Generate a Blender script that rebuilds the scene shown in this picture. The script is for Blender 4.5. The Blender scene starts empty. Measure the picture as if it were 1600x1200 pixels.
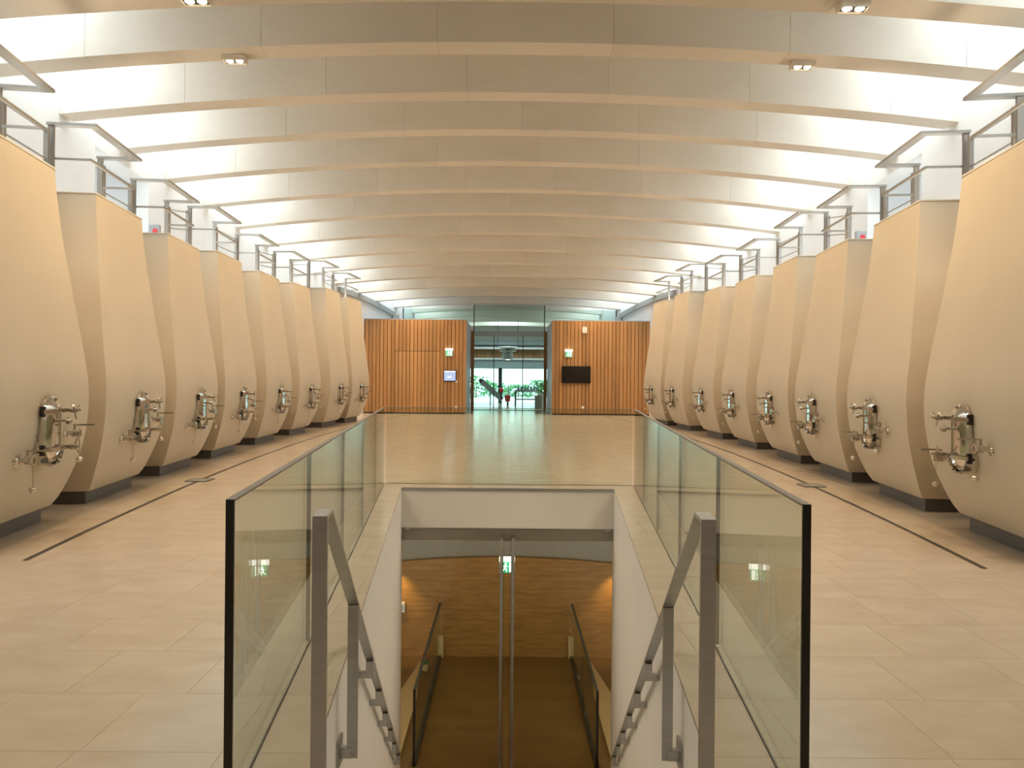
import bpy, math, random
from mathutils import Vector, Matrix
random.seed(7)
sc = bpy.context.scene
col = sc.collection
R = math.radians

# ------------------------------------------------------------------ camera
EYE = 1.45
cam_d = bpy.data.cameras.new('camera')
cam_d.sensor_width = 36.0
cam_d.lens = 27.0
cam_d.shift_x = 8.5 / 1600
cam_d.shift_y = -10.0 / 1600
cam_d.clip_start = 0.05
cam_d.clip_end = 500
cam = bpy.data.objects.new('camera', cam_d)
col.objects.link(cam)
cam.location = (0, 0, EYE)
cam.rotation_euler = (R(90), R(-0.5), 0)
sc.camera = cam

# ------------------------------------------------------------------ view and world
vs = sc.view_settings
vs.view_transform = 'Standard'
vs.look = 'None'
vs.exposure = -0.03
vs.gamma = 1.0
vs.use_curve_mapping = False
w = bpy.data.worlds.new('sky')
sc.world = w
w.use_nodes = True
bg = w.node_tree.nodes['Background']
bg.inputs['Color'].default_value = (0.86, 0.95, 1.0, 1)
bg.inputs['Strength'].default_value = 5.0
sc.cycles.max_bounces = 8
sc.cycles.diffuse_bounces = 5
sc.cycles.glossy_bounces = 4
sc.cycles.transparent_max_bounces = 20
sc.cycles.use_adaptive_sampling = True
sc.cycles.adaptive_threshold = 0.03
sc.cycles.caustics_reflective = False
sc.cycles.caustics_refractive = False
sc.cycles.sample_clamp_indirect = 6.0

WARM = (1.0, 0.715, 0.42)
SPOT_W = 215.0          # base power of the twin downlights and the added spots behind beams
CLERE = 8.5            # daylight glazing above the side walls
UP_W = 100.0             # added unseen uplights that brighten the ceiling
LOWER_W = 50.0          # added unseen fill lights of the lower room

# ------------------------------------------------------------------ plan of the hall (metres; y = distance from the camera)
def row_x(y):   return 5.2 - 0.0065 * (y - 18) ** 2          # front of the vat rows
def row_s(y):   return -0.013 * (y - 18)
def wall_x(y):  return 6.7 - 0.0080 * (min(max(y, 5.5), 36.0) - 18.8) ** 2
def drain_x(y): return 4.5 - 0.0054 * (y - 18) ** 2
BEAM_Y = [0.2, 2.3, 4.4, 6.62, 8.4, 10.5, 12.6, 14.7, 16.8, 18.9, 21.0, 23.1, 25.2, 27.3, 29.4, 31.5, 33.6, 35.7, 37.8, 39.9, 42.0]
BEAM_H = [3.35, 3.35, 3.36, 3.40, 3.67, 3.90, 4.07, 4.14, 4.12, 4.06, 3.97, 3.85, 3.76, 3.63, 3.50, 3.36, 3.25, 3.15, 3.02, 2.92, 2.85]
K_ARC = 0.0092
def lerp_tab(xs, ys, x):
    if x <= xs[0]: return ys[0]
    for a, b, c, d in zip(xs, xs[1:], ys, ys[1:]):
        if x <= b: return c + (d - c) * (x - a) / (b - a)
    return ys[-1]
def beam_z(y): return EYE + lerp_tab(BEAM_Y, BEAM_H, y)
def land_z(y): return beam_z(y) - K_ARC * wall_x(y) ** 2
VAT_Y = [6.85, 9.26, 11.66, 14.03, 16.70, 19.33, 22.25, 24.60]
VAT_Z = [3.46, 3.46, 3.46, 3.60, 3.62, 3.70, 3.92, 3.90]
CX = 0.03                                                   # middle line of the stairwell
def well_x(y): return 0.78 + 0.0895 * (y - 3.23)            # half width of the stairwell
def glass_x(y, sg=-1): return (0.945 if sg < 0 else 0.972) + 0.094 * (y - 2.55)
WELL0, WELL1 = 2.45, 10.05
LOW = -4.0                                                  # lower floor

# ------------------------------------------------------------------ materials
def new_mat(name):
    m = bpy.data.materials.new(name); m.use_nodes = True
    nt = m.node_tree; b = nt.nodes['Principled BSDF']
    return m, nt, b
def rgb(c): return (c[0], c[1], c[2], 1)
def plain(name, c, rough=0.6, metal=0.0, spec=0.5):
    m, nt, b = new_mat(name)
    b.inputs['Base Color'].default_value = rgb(c)
    b.inputs['Roughness'].default_value = rough
    b.inputs['Metallic'].default_value = metal
    b.inputs['Specular IOR Level'].default_value = spec
    return m
def emit(name, c, s):
    m, nt, b = new_mat(name)
    b.inputs['Base Color'].default_value = rgb(c)
    b.inputs['Emission Color'].default_value = rgb(c)
    b.inputs['Emission Strength'].default_value = s
    return m
def noisy(name, c1, c2, scale=(1, 1, 1), detail=5, rough=0.6, bump=0.0, bump_scale=30, rnd=0.0, spec=0.5, rough2=None, metal=0.0, coords='Object'):
    m, nt, b = new_mat(name)
    N, L = nt.nodes, nt.links
    tc = N.new('ShaderNodeTexCoord'); mp = N.new('ShaderNodeMapping')
    mp.inputs['Scale'].default_value = scale
    L.new(tc.outputs[coords], mp.inputs['Vector'])
    no = N.new('ShaderNodeTexNoise'); no.inputs['Scale'].default_value = 1.0; no.inputs['Detail'].default_value = detail
    no.inputs['Roughness'].default_value = 0.6
    L.new(mp.outputs['Vector'], no.inputs['Vector'])
    cr = N.new('ShaderNodeValToRGB')
    cr.color_ramp.elements[0].position = 0.3; cr.color_ramp.elements[1].position = 0.7
    cr.color_ramp.elements[0].color = rgb(c1); cr.color_ramp.elements[1].color = rgb(c2)
    L.new(no.outputs['Fac'], cr.inputs['Fac'])
    out = cr.outputs['Color']
    if rnd:
        oi = N.new('ShaderNodeObjectInfo')
        mr = N.new('ShaderNodeMapRange'); mr.inputs['To Min'].default_value = 1 - rnd; mr.inputs['To Max'].default_value = 1 + rnd
        L.new(oi.outputs['Random'], mr.inputs['Value'])
        mx = N.new('ShaderNodeMix'); mx.data_type = 'RGBA'; mx.blend_type = 'MULTIPLY'; mx.inputs[0].default_value = 1
        L.new(out, mx.inputs[6]); L.new(mr.outputs['Result'], mx.inputs[7])
        out = mx.outputs[2]
        ad = N.new('ShaderNodeVectorMath'); ad.operation = 'ADD'
        L.new(mp.outputs['Vector'], ad.inputs[0])
        sc2 = N.new('ShaderNodeMath'); sc2.operation = 'MULTIPLY'; sc2.inputs[1].default_value = 50
        L.new(oi.outputs['Random'], sc2.inputs[0]); L.new(sc2.outputs[0], ad.inputs[1])
        L.new(ad.outputs[0], no.inputs['Vector'])
    L.new(out, b.inputs['Base Color'])
    b.inputs['Roughness'].default_value = rough
    b.inputs['Metallic'].default_value = metal
    b.inputs['Specular IOR Level'].default_value = spec
    if rough2 is not None:
        mr2 = N.new('ShaderNodeMapRange'); mr2.inputs['To Min'].default_value = rough; mr2.inputs['To Max'].default_value = rough2
        L.new(no.outputs['Fac'], mr2.inputs['Value']); L.new(mr2.outputs['Result'], b.inputs['Roughness'])
    if bump:
        n2 = N.new('ShaderNodeTexNoise'); n2.inputs['Scale'].default_value = bump_scale; n2.inputs['Detail'].default_value = 4
        L.new(tc.outputs[coords], n2.inputs['Vector'])
        bp = N.new('ShaderNodeBump'); bp.inputs['Strength'].default_value = bump; bp.inputs['Distance'].default_value = 0.01
        L.new(n2.outputs['Fac'], bp.inputs['Height']); L.new(bp.outputs['Normal'], b.inputs['Normal'])
    return m
def glass(name, tint, refl=1.0):
    m = bpy.data.materials.new(name); m.use_nodes = True
    nt = m.node_tree; N, L = nt.nodes, nt.links
    N.remove(N['Principled BSDF'])
    tr = N.new('ShaderNodeBsdfTransparent'); tr.inputs['Color'].default_value = rgb(tint)
    gl = N.new('ShaderNodeBsdfGlossy'); gl.inputs['Roughness'].default_value = 0.0
    lw = N.new('ShaderNodeLayerWeight'); lw.inputs['Blend'].default_value = 0.5
    pw = N.new('ShaderNodeMath'); pw.operation = 'POWER'; pw.inputs[1].default_value = 5
    ma = N.new('ShaderNodeMath'); ma.operation = 'MULTIPLY_ADD'; ma.inputs[1].default_value = 0.95 * refl; ma.inputs[2].default_value = 0.04 * refl
    mx = N.new('ShaderNodeMixShader')
    L.new(lw.outputs['Facing'], pw.inputs[0]); L.new(pw.outputs[0], ma.inputs[0]); L.new(ma.outputs[0], mx.inputs['Fac'])
    L.new(tr.outputs[0], mx.inputs[1]); L.new(gl.outputs[0], mx.inputs[2])
    L.new(mx.outputs[0], N['Material Output'].inputs['Surface'])
    return m

M = {}
M['vat'] = noisy('vat_concrete', (0.59, 0.52, 0.41), (0.65, 0.58, 0.46), (0.7, 0.7, 0.5), 4, 0.42, 0.05, 60, spec=0.35)
M['vat_top'] = plain('vat_top_edge', (0.8, 0.77, 0.7), 0.5)
M['plinth'] = noisy('plinth_steel', (0.095, 0.09, 0.085), (0.13, 0.125, 0.12), (2, 2, 2), 3, 0.45)
M['beam'] = noisy('beam_concrete', (0.68, 0.63, 0.55), (0.74, 0.69, 0.61), (0.8, 0.8, 2.0), 6, 0.7, 0.08, 12, rnd=0.03, spec=0.2)
M['beam_core'] = plain('beam_joint', (0.46, 0.42, 0.35), 0.8)
M['roof'] = plain('roof_white', (0.74, 0.73, 0.7), 0.8, spec=0.2)
M['white'] = noisy('white_plaster', (0.76, 0.76, 0.75), (0.8, 0.8, 0.79), (1, 1, 1), 3, 0.7, 0.03, 30, spec=0.25)
M['well_white'] = noisy('stairwell_plaster', (0.72, 0.69, 0.64), (0.76, 0.73, 0.68), (1, 1, 1), 3, 0.6, 0.02, 30, spec=0.3)
M['tile'] = noisy('stone_tile', (0.44, 0.365, 0.28), (0.50, 0.425, 0.335), (2.5, 5, 2.5), 6, 0.17, 0.0, 60, rnd=0.02, spec=0.40, rough2=0.22)
M['grout'] = plain('grout', (0.40, 0.345, 0.27), 0.8)
M['steel'] = noisy('brushed_steel', (0.42, 0.43, 0.43), (0.50, 0.51, 0.51), (3, 3, 30), 4, 0.38, metal=1.0)
M['rail'] = plain('rail_steel', (0.40, 0.39, 0.37), 0.35, 0.8)
M['chrome'] = plain('polished_stainless', (0.66, 0.63, 0.58), 0.08, 1.0)
M['satin'] = plain('satin_stainless', (0.50, 0.46, 0.40), 0.18, 1.0)
M['black'] = plain('black_rubber', (0.008, 0.008, 0.009), 0.35)
M['glass'] = glass('green_glass', (0.91, 0.945, 0.90))
M['glass_clear'] = glass('partition_glass', (0.82, 0.93, 0.91), 0.8)
M['glass_door'] = glass('door_glass', (0.96, 0.955, 0.93), 0.7)
M['glass_low'] = glass('lower_glass', (0.86, 0.88, 0.80), 0.25)
M['cap'] = plain('glass_edge_cap', (0.20, 0.18, 0.15), 0.45, 0.4)
M['drain'] = plain('drain_dark', (0.025, 0.02, 0.018), 0.6)
M['pane'] = emit('daylit_glazing', (0.82, 0.93, 1.0), CLERE)
M['lamp'] = emit('lamp_glow', (1.0, 0.86, 0.62), 7.0)
M['screen'] = emit('screen_glow', (0.35, 0.50, 0.85), .55)
M['screen_lit'] = emit('screen_white', (0.8, 0.88, 1.0), .8)
M['sign_white'] = emit('sign_white', (0.95, 1.0, 0.95), 2.2)
M['sign_green'] = emit('sign_green', (0.02, 0.42, 0.16), 0.9)
M['tv'] = plain('tv_black', (0.006, 0.006, 0.007), 0.12)
M['plastic'] = plain('white_plastic', (0.75, 0.75, 0.73), 0.45)
M['red'] = plain('red_plastic', (0.62, 0.02, 0.02), 0.4)
M['green'] = plain('green_leaf', (0.06, 0.22, 0.05), 0.6)
M['grey'] = plain('grey_panel', (0.34, 0.35, 0.36), 0.5)
M['greyblue'] = plain('grey_paint', (0.30, 0.36, 0.38), 0.5)
M['dark'] = plain('dark_frame', (0.03, 0.045, 0.045), 0.4)
M['backing'] = plain('plank_backing', (0.03, 0.018, 0.01), 0.9)
M['terrace'] = plain('terrace_concrete', (0.62, 0.66, 0.70), 0.6)
def wood(name, a, b2):
    return noisy(name, a, b2, (14, 14, 0.9), 5, 0.5, 0.05, 40, rnd=0.16, spec=0.3)
M['wood'] = wood('cedar', (0.36, 0.185, 0.075), (0.46, 0.255, 0.11))
M['wood_door'] = wood('cedar_door', (0.42, 0.225, 0.09), (0.52, 0.295, 0.13))
M['jamb'] = wood('jamb_wood', (0.24, 0.12, 0.05), (0.32, 0.17, 0.07))
M['lowwall'] = noisy('ochre_wall', (0.24, 0.115, 0.02), (0.44, 0.225, 0.05), (2.2, 2.2, 16), 6, 0.55, 0.25, 18, spec=0.3)
M['lowfloor'] = noisy('ochre_floor', (0.20, 0.11, 0.03), (0.26, 0.15, 0.045), (2, 2, 2), 5, 0.4, spec=0.3)
M['lowgrey'] = plain('lower_grey_wall', (0.30, 0.27, 0.20), 0.7)
M['lowceil'] = plain('lower_ceiling', (0.62, 0.61, 0.57), 0.7)
M['band'] = plain('band_grey', (0.34, 0.36, 0.35), 0.5)
M['tan'] = plain('tan_ledge', (0.62, 0.45, 0.22), 0.6)
M['stone'] = noisy('stair_stone', (0.42, 0.36, 0.28), (0.5, 0.43, 0.34), (2, 2, 2), 4, 0.5)

# ------------------------------------------------------------------ mesh helpers
class MB:
    def __init__(s): s.v = []; s.f = []
    def add(s, vs_, fs):
        o = len(s.v); s.v += [tuple(p) for p in vs_]; s.f += [tuple(i + o for i in q) for q in fs]; return s
    def box(s, x0, x1, y0, y1, z0, z1):
        return s.add([(x0,y0,z0),(x1,y0,z0),(x1,y1,z0),(x0,y1,z0),(x0,y0,z1),(x1,y0,z1),(x1,y1,z1),(x0,y1,z1)],
                     [(0,3,2,1),(4,5,6,7),(0,1,5,4),(1,2,6,5),(2,3,7,6),(3,0,4,7)])
    def hexa(s, b, t):          # bottom quad and top quad, both counter-clockwise from above
        return s.add(list(b) + list(t), [(0,3,2,1),(4,5,6,7),(0,1,5,4),(1,2,6,5),(2,3,7,6),(3,0,4,7)])
    def poly_slab(s, pts, z0, z1):
        n = len(pts)
        return s.add([(x,y,z0) for x,y in pts] + [(x,y,z1) for x,y in pts],
                     [tuple(range(n-1,-1,-1)), tuple(range(n,2*n))] + [(i,(i+1)%n,n+(i+1)%n,n+i) for i in range(n)])
    def prism_y(s, pts, y0, y1):    # outline in x,z extruded along y (y0 towards the viewer side)
        n = len(pts)
        return s.add([(x,y0,z) for x,z in pts] + [(x,y1,z) for x,z in pts],
                     [tuple(range(n)), tuple(range(2*n-1,n-1,-1))] + [(i,n+i,n+(i+1)%n,(i+1)%n) for i in range(n)])
    def cyl(s, p0, p1, r0, r1=None, n=12):
        r1 = r0 if r1 is None else r1
        p0, p1 = Vector(p0), Vector(p1); d = (p1 - p0).normalized()
        a = d.orthogonal().normalized(); b = d.cross(a)
        ring = lambda p, r: [p + (a*math.cos(2*math.pi*k/n) + b*math.sin(2*math.pi*k/n))*r for k in range(n)]
        return s.add(ring(p0, r0) + ring(p1, r1), [tuple(range(n-1,-1,-1)), tuple(range(n,2*n))] + [(i,(i+1)%n,n+(i+1)%n,n+i) for i in range(n)])
    def bar(s, p0, p1, wx, wz):      # square bar between two points, wz = size in the upright direction
        p0, p1 = Vector(p0), Vector(p1); d = (p1 - p0).normalized()
        up = Vector((0,0,1)) if abs(d.z) < 0.99 else Vector((0,1,0))
        a = d.cross(up).normalized()*wx/2; b = a.cross(d).normalized()*wz/2
        q = lambda p: [p-a-b, p+a-b, p+a+b, p-a+b]
        return s.add(q(p0)+q(p1), [(0,1,2,3),(7,6,5,4),(0,4,5,1),(1,5,6,2),(2,6,7,3),(3,7,4,0)])
    def lathe(s, prof, c=(0,0,0), axis='z', n=16):
        m = len(prof); vs_ = []
        for r, h in prof:
            for k in range(n):
                u, v = r*math.cos(2*math.pi*k/n), r*math.sin(2*math.pi*k/n)
                p = (u, v, h) if axis == 'z' else (u, h, v)
                vs_.append((c[0]+p[0], c[1]+p[1], c[2]+p[2]))
        fs = []
        for j in range(m-1):
            for k in range(n):
                q = (j*n+k, j*n+(k+1)%n, (j+1)*n+(k+1)%n, (j+1)*n+k)
                fs.append(q if axis == 'z' else q[::-1])
        e0, e1 = tuple(range(n)), tuple((m-1)*n+k for k in range(n))
        fs += [e0[::-1], e1] if axis == 'z' else [e0, e1[::-1]]
        return s.add(vs_, fs)
    def sphere(s, c, r, n=12):
        return s.lathe([(max(r*math.sin(math.pi*k/8), 1e-4), -r*math.cos(math.pi*k/8)) for k in range(9)], c, 'z', n)
    def mesh(s, name, mat, smooth=None, bevel=0):
        me = bpy.data.meshes.new(name); me.from_pydata(s.v, [], s.f)
        if mat: me.materials.append(M[mat] if isinstance(mat, str) else mat)
        if smooth is not None:
            me.polygons.foreach_set('use_smooth', [True]*len(me.polygons))
            me.set_sharp_from_angle(angle=R(smooth))
        me.update(); return me
    def build(s, name, mat, parent=None, smooth=None, loc=None):
        return link(name, s.mesh(name, mat, smooth), parent, loc)
def link(name, me, parent=None, loc=None):
    o = bpy.data.objects.new(name, me); col.objects.link(o)
    if parent: o.parent = parent
    if loc: o.location = loc
    return o
def empty(name, loc=(0,0,0), rz=0):
    o = bpy.data.objects.new(name, None); col.objects.link(o); o.location = loc; o.rotation_euler = (0,0,rz)
    o.empty_display_size = 0.1
    return o
def tag(o, label=None, cat=None, group=None, kind=None):
    if label: o['label'] = label
    if cat: o['category'] = cat
    if group: o['group'] = group
    if kind: o['kind'] = kind
    return o
def struct(o, label, cat='structure'): return tag(o, label, cat, kind='structure')
def light(kind, name, loc, energy, color, aim=None, size=0.1, spot=None, blend=0.5, sy=None):
    d = bpy.data.lights.new(name, kind); d.energy = energy; d.color = color
    if kind == 'SPOT':
        d.spot_size = R(spot); d.spot_blend = blend; d.shadow_soft_size = size
    elif kind == 'AREA':
        d.size = size
        if sy: d.shape = 'RECTANGLE'; d.size_y = sy
    else: d.shadow_soft_size = size
    o = bpy.data.objects.new(name, d); col.objects.link(o); o.location = loc
    if aim is not None:
        o.rotation_euler = (Vector(aim) - Vector(loc)).to_track_quat('-Z', 'Y').to_euler()
    return o
def rrect(hx, hz, r, n=6):
    pts = []
    for cx, cz, a0 in ((hx-r, hz-r, 0), (-hx+r, hz-r, 90), (-hx+r, -hz+r, 180), (hx-r, -hz+r, 270)):
        for k in range(n+1):
            a = R(a0 + 90*k/n); pts.append((cx + r*math.cos(a), cz + r*math.sin(a)))
    return pts

# ================================================================== FLOOR
FLOOR_X, Y_BACK, Y_GLASS, Y_END = 5.6, -3.0, 34.0, 44.0
def quad_slab(mb, a, b, c, d, z0, z1): mb.poly_slab([a, b, c, d], z0, z1)
fb = MB()
ZG = -0.004
quad_slab(fb, (-7, Y_BACK), (7, Y_BACK), (7, WELL0), (-7, WELL0), -0.014, ZG)
quad_slab(fb, (-7, WELL0), (CX-well_x(WELL0), WELL0), (CX-well_x(WELL1), WELL1), (-7, WELL1), -0.014, ZG)
quad_slab(fb, (CX+well_x(WELL0), WELL0), (7, WELL0), (7, WELL1), (CX+well_x(WELL1), WELL1), -0.014, ZG)
quad_slab(fb, (-7, WELL1), (7, WELL1), (7, Y_END), (-7, Y_END), -0.014, ZG)
floor = struct(fb.build('floor', 'grout'), 'beige stone tiled floor running between the vat rows around the stairwell', 'floor')

def clip(poly, nx, ny, c):          # keep nx*x + ny*y <= c
    out = []
    for i in range(len(poly)):
        p, q = poly[i], poly[(i+1) % len(poly)]
        dp, dq = nx*p[0]+ny*p[1]-c, nx*q[0]+ny*q[1]-c
        if dp <= 0: out.append(p)
        if dp*dq < 0:
            t = dp/(dp-dq); out.append((p[0]+(q[0]-p[0])*t, p[1]+(q[1]-p[1])*t))
    return out
def area(p): return abs(sum(p[i][0]*p[(i+1)%len(p)][1]-p[(i+1)%len(p)][0]*p[i][1] for i in range(len(p)))/2)
S = 0.0895
k0 = 0.78 - S*3.23
tiles = []
TD, TW, G = 0.54, 0.56, 0.0009
for row in range(-11, 76):
    ya, yb = 2.95 + row*TD, 2.95 + (row+1)*TD
    if ya < Y_BACK or ya > Y_END - 0.2: continue
    off = random.uniform(0, TW)
    for cidx in range(-12, 13):
        xa = cidx*TW + off; xb = xa + TW
        if xb < -FLOOR_X or xa > FLOOR_X: continue
        base = [(xa+G, ya+G), (xb-G, ya+G), (xb-G, yb-G), (xa+G, yb-G)]
        pieces = []
        if yb <= WELL0 or ya >= WELL1: pieces = [base]
        else:
            if ya < WELL0: pieces.append(clip(base, 0, 1, WELL0))
            if yb > WELL1: pieces.append(clip(base, 0, -1, -WELL1))
            mid = clip(clip(base, 0, -1, -WELL0), 0, 1, WELL1)
            if len(mid) > 2:
                pieces.append(clip(mid, 1, S, CX - k0))          # x <= CX-(k0+S*y)
                pieces.append(clip(mid, -1, S, -CX - k0))        # x >= CX+(k0+S*y)
        for p in pieces:
            if len(p) > 2 and area(p) > 0.0015: tiles.append(p)
def vis_key(p):
    cx = sum(q[0] for q in p)/len(p); cy = sum(q[1] for q in p)/len(p)
    if cy < 2.8 or abs(cx)/cy > 0.70: return 1e9
    return cy
tiles.sort(key=vis_key)
for p in tiles[:300]:
    cx = sum(q[0] for q in p)/len(p); cy = sum(q[1] for q in p)/len(p)
    MB().poly_slab([(x-cx, y-cy) for x, y in p], -0.012, 0.0).build('tile', 'tile', floor, loc=(cx, cy, 0))
rest = MB()
for p in tiles[300:]: rest.poly_slab(p, -0.012, 0.0)
tag(rest.build('distant_tiles', 'tile', floor), kind='stuff')

# ================================================================== SIDE WALLS
BD, BT = 1.15, 0.33           # beam depth and thickness
OPEN = (11.7, 13.9, 4.93)       # doorway on the catwalk, from, to, head height
def side_wall(sg, name, label):
    mb = MB()
    ys = [Y_BACK] + [y/2 for y in range(-4, 88)] + [OPEN[0], OPEN[1], Y_END]
    ys = sorted(set(ys))
    T = 0.36
    for a, b in zip(ys, ys[1:]):
        xa, xb = wall_x(a), wall_x(b)
        def seg(z0a, z1a, z0b, z1b):
            P = [(sg*xa, a), (sg*(xa+T), a), (sg*(xb+T), b), (sg*xb, b)]
            if sg < 0: P = P[::-1]; zz = ((z0b, z1b), (z0b, z1b), (z0a, z1a), (z0a, z1a))
            else: zz = ((z0a, z1a), (z0a, z1a), (z0b, z1b), (z0b, z1b))
            mb.hexa([(x, y, z[0]) for (x, y), z in zip(P, zz)], [(x, y, z[1]) for (x, y), z in zip(P, zz)])
        la, lb = land_z(a), land_z(b)
        if OPEN[0] <= a < OPEN[1]:
            seg(0, 3.42, 0, 3.42); seg(OPEN[2], la+BD, OPEN[2], lb+BD)
        else: seg(0, la+BD, 0, lb+BD)
    # the room behind the doorway
    x0, x1 = wall_x(12.8), wall_x(12.8) + 1.9
    mb.box(min(sg*x1, sg*(x1+.1)), max(sg*x1, sg*(x1+.1)), 10.9, 14.6, 3.3, 5.4)
    mb.box(min(sg*(x0-.05+.4), sg*x1), max(sg*(x0-.05+.4), sg*x1), 10.9, 14.6, 3.3, 3.4)
    mb.box(min(sg*(x0+.4), sg*x1), max(sg*(x0+.4), sg*x1), 10.9, 14.6, 5.3, 5.4)
    mb.box(min(sg*(x0+.4), sg*x1), max(sg*(x0+.4), sg*x1), 14.5, 14.6, 3.4, 5.3)
    return struct(mb.build(name, 'white'), label, 'wall')
side_wall(-1, 'wall_left', 'white plastered curved wall behind the left row of vats')
side_wall(1, 'wall_right', 'white plastered curved wall behind the right row of vats')
struct(MB().box(-7.2, 7.2, Y_BACK-.2, Y_BACK, 0, 6.4).build('wall_back', 'white'), 'white plastered wall closing the hall behind the camera', 'wall')

# ================================================================== CEILING: roof slab, beams of panels
rf = MB()
NX = 14
def roof_pt(u, y, dz): 
    x = u*(wall_x(y)+0.36); return (x, y, beam_z(y) - K_ARC*x*x + BD + dz)
ry = [Y_BACK-.2] + BEAM_Y + [Y_END]
for a, b in zip(ry, ry[1:]):
    for i in range(NX):
        u0, u1 = -1 + 2*i/NX, -1 + 2*(i+1)/NX
        rf.hexa([roof_pt(u0,a,0), roof_pt(u1,a,0), roof_pt(u1,b,0), roof_pt(u0,b,0)],
                [roof_pt(u0,a,.15), roof_pt(u1,a,.15), roof_pt(u1,b,.15), roof_pt(u0,b,.15)])
ceiling = struct(rf.build('ceiling', 'roof'), 'vaulted pale ceiling carried by deep curved concrete beams', 'ceiling')
def arc_bar(mb, xa, xb, y0, y1, zc, low, high, n):
    for i in range(n):
        p, q = xa + (xb-xa)*i/n, xa + (xb-xa)*(i+1)/n
        za, zb = zc - K_ARC*p*p, zc - K_ARC*q*q
        mb.hexa([(p,y0,za+low),(q,y0,zb+low),(q,y1,zb+low),(p,y1,za+low)], [(p,y0,za+high),(q,y0,zb+high),(q,y1,zb+high),(p,y1,za+high)])
def arc_panel(xa, xb, y0, y1, zc, high, n=6):
    top, bot = [], []
    mb = MB(); vs_ = []
    for i in range(n+1):
        x = xa + (xb-xa)*i/n; z = zc - K_ARC*x*x
        vs_ += [(x,y0,z),(x,y1,z),(x,y1,z+high),(x,y0,z+high)]
    fs = [(0,1,2,3), (4*n+3,4*n+2,4*n+1,4*n)]
    for i in range(n):
        for k in range(4):
            a, b = 4*i+k, 4*i+(k+1)%4
            fs.append((a, a+4, b+4, b))
    return mb.add(vs_, fs)
for i, y in enumerate(BEAM_Y):
    zc = EYE + BEAM_H[i]; hw = wall_x(y)
    core = MB(); arc_bar(core, -hw, hw, y+.008, y+BT-.008, zc, .008, BD, 10)
    c = core.build('beam', 'beam_core', ceiling)
    if y > 31: 
        arc_panel(-hw, hw, y, y+BT, zc, BD-.01, 24).build('panel', 'beam', c, 20); continue
    x = -hw; first = 0.5 + 1.43*((i*0.37) % 1); xs = [-hw]
    xx = -hw + first
    while xx < hw - .4: xs.append(xx); xx += 1.93
    xs.append(hw)
    for a, b in zip(xs, xs[1:]):
        arc_panel(a+.002, b-.002, y, y+BT, zc, BD-.01).build('panel', 'beam', c, 20)

# roof lights along both walls, one bay between two beams
wn = 0
for sg in (-1, 1):
    for a, b in zip(BEAM_Y, BEAM_Y[1:]):
        wn += 1
        if a < 2: continue
        y0, y1 = a + BT + .06, b - .06
        side = 'left' if sg < 0 else 'right'
        def P(y, o): 
            x = wall_x(y) - o
            return (sg*x, y, beam_z(y) - K_ARC*wall_x(y)**2 + BD - .06)
        def slab(o0, o1, ya, yb, zz, th):
            q = [P(ya,o1), P(ya,o0), P(yb,o0), P(yb,o1)]
            if sg < 0: q = q[::-1]
            return MB().hexa([(x,y,z+zz) for x,y,z in q], [(x,y,z+zz+th) for x,y,z in q])
        fr = slab(.0, .05, y0, y1, -.03, .06); 
        for args in ((1.0,1.05,y0,y1),(.05,1.0,y0,y0+.04),(.05,1.0,y1-.04,y1)):
            e = slab(*args, -.03, .06); fr.add(e.v, e.f)
        win = struct(fr.build('window_%d' % wn, 'white'), 'daylit roof light between two beams beside the %s wall, bay %d from the front' % (side, (wn-1) % 20 + 1), 'window')
        slab(.05, 1.0, y0+.04, y1-.04, 0, .02).build('pane', 'pane', win)

# twin downlights let into the beams (the ones the photograph shows) and their light, plus added unseen spots behind the beams
def downlight(x, y, z, label):
    t = empty('twin_downlight', (x, y, z))
    tag(t, label, 'downlight', 'twin downlights under the beams')
    hb = MB()
    hb.box(-.125,.125,-.075,-.065,-.03,.03); hb.box(-.125,.125,.065,.075,-.03,.03); hb.box(-.125,-.115,-.065,.065,-.03,.03); hb.box(.115,.125,-.065,.065,-.03,.03)
    hb.build('housing', 'beam', t)
    MB().box(-.115,.115,-.065,.065,-.014,.03).build('baffle', 'black', t)
    for s in (-1, 1):
        MB().lathe([(.001,-.030),(.03,-.029),(.041,-.022),(.043,.0),(.001,.01)], (s*.055,0,0), 'z', 14).build('lamp', 'lamp', t, 40)
    return t
def dl(i, x, label):
    y = BEAM_Y[i]; z = EYE + BEAM_H[i] - K_ARC*x*x
    downlight(x, y + BT - (.20 if i == 3 else .09), z - .031, label)
dl(3, -2.76, 'twin downlight under the nearest visible beam, left of centre at the top edge')
dl(3, 3.02, 'twin downlight under the nearest visible beam, right of centre at the top edge')
dl(4, -3.09, 'twin downlight under the second beam, above the left vats')
dl(4, 3.30, 'twin downlight under the second beam, above the right vats')
for i, y in enumerate(BEAM_Y):
    if y > 29.5: continue
    for sg in (-1, 1):
        for off, pw, out in ((1.7, .40, .0), (.52, .85, 0.0)):
            x = sg*(row_x(max(y, 5)) - off)
            if i in (3, 4) and off > 1: x = sg*(3.2 if i == 4 else 2.8)
            z = EYE + BEAM_H[i] - K_ARC*x*x
            shown = i in (3, 4) and off > 1  # all the others are added spots without fittings
            yy = y + BT - .09 if shown else y + BT + .12
            zz = z - .08 if shown else z + .1
            light('SPOT', 'downlight_beam', (x, yy, zz), SPOT_W*pw*(.38 if y < 5 else 1), WARM, (x + sg*out, yy + .1, 0), 0.06, 120, 0.7)

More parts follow.
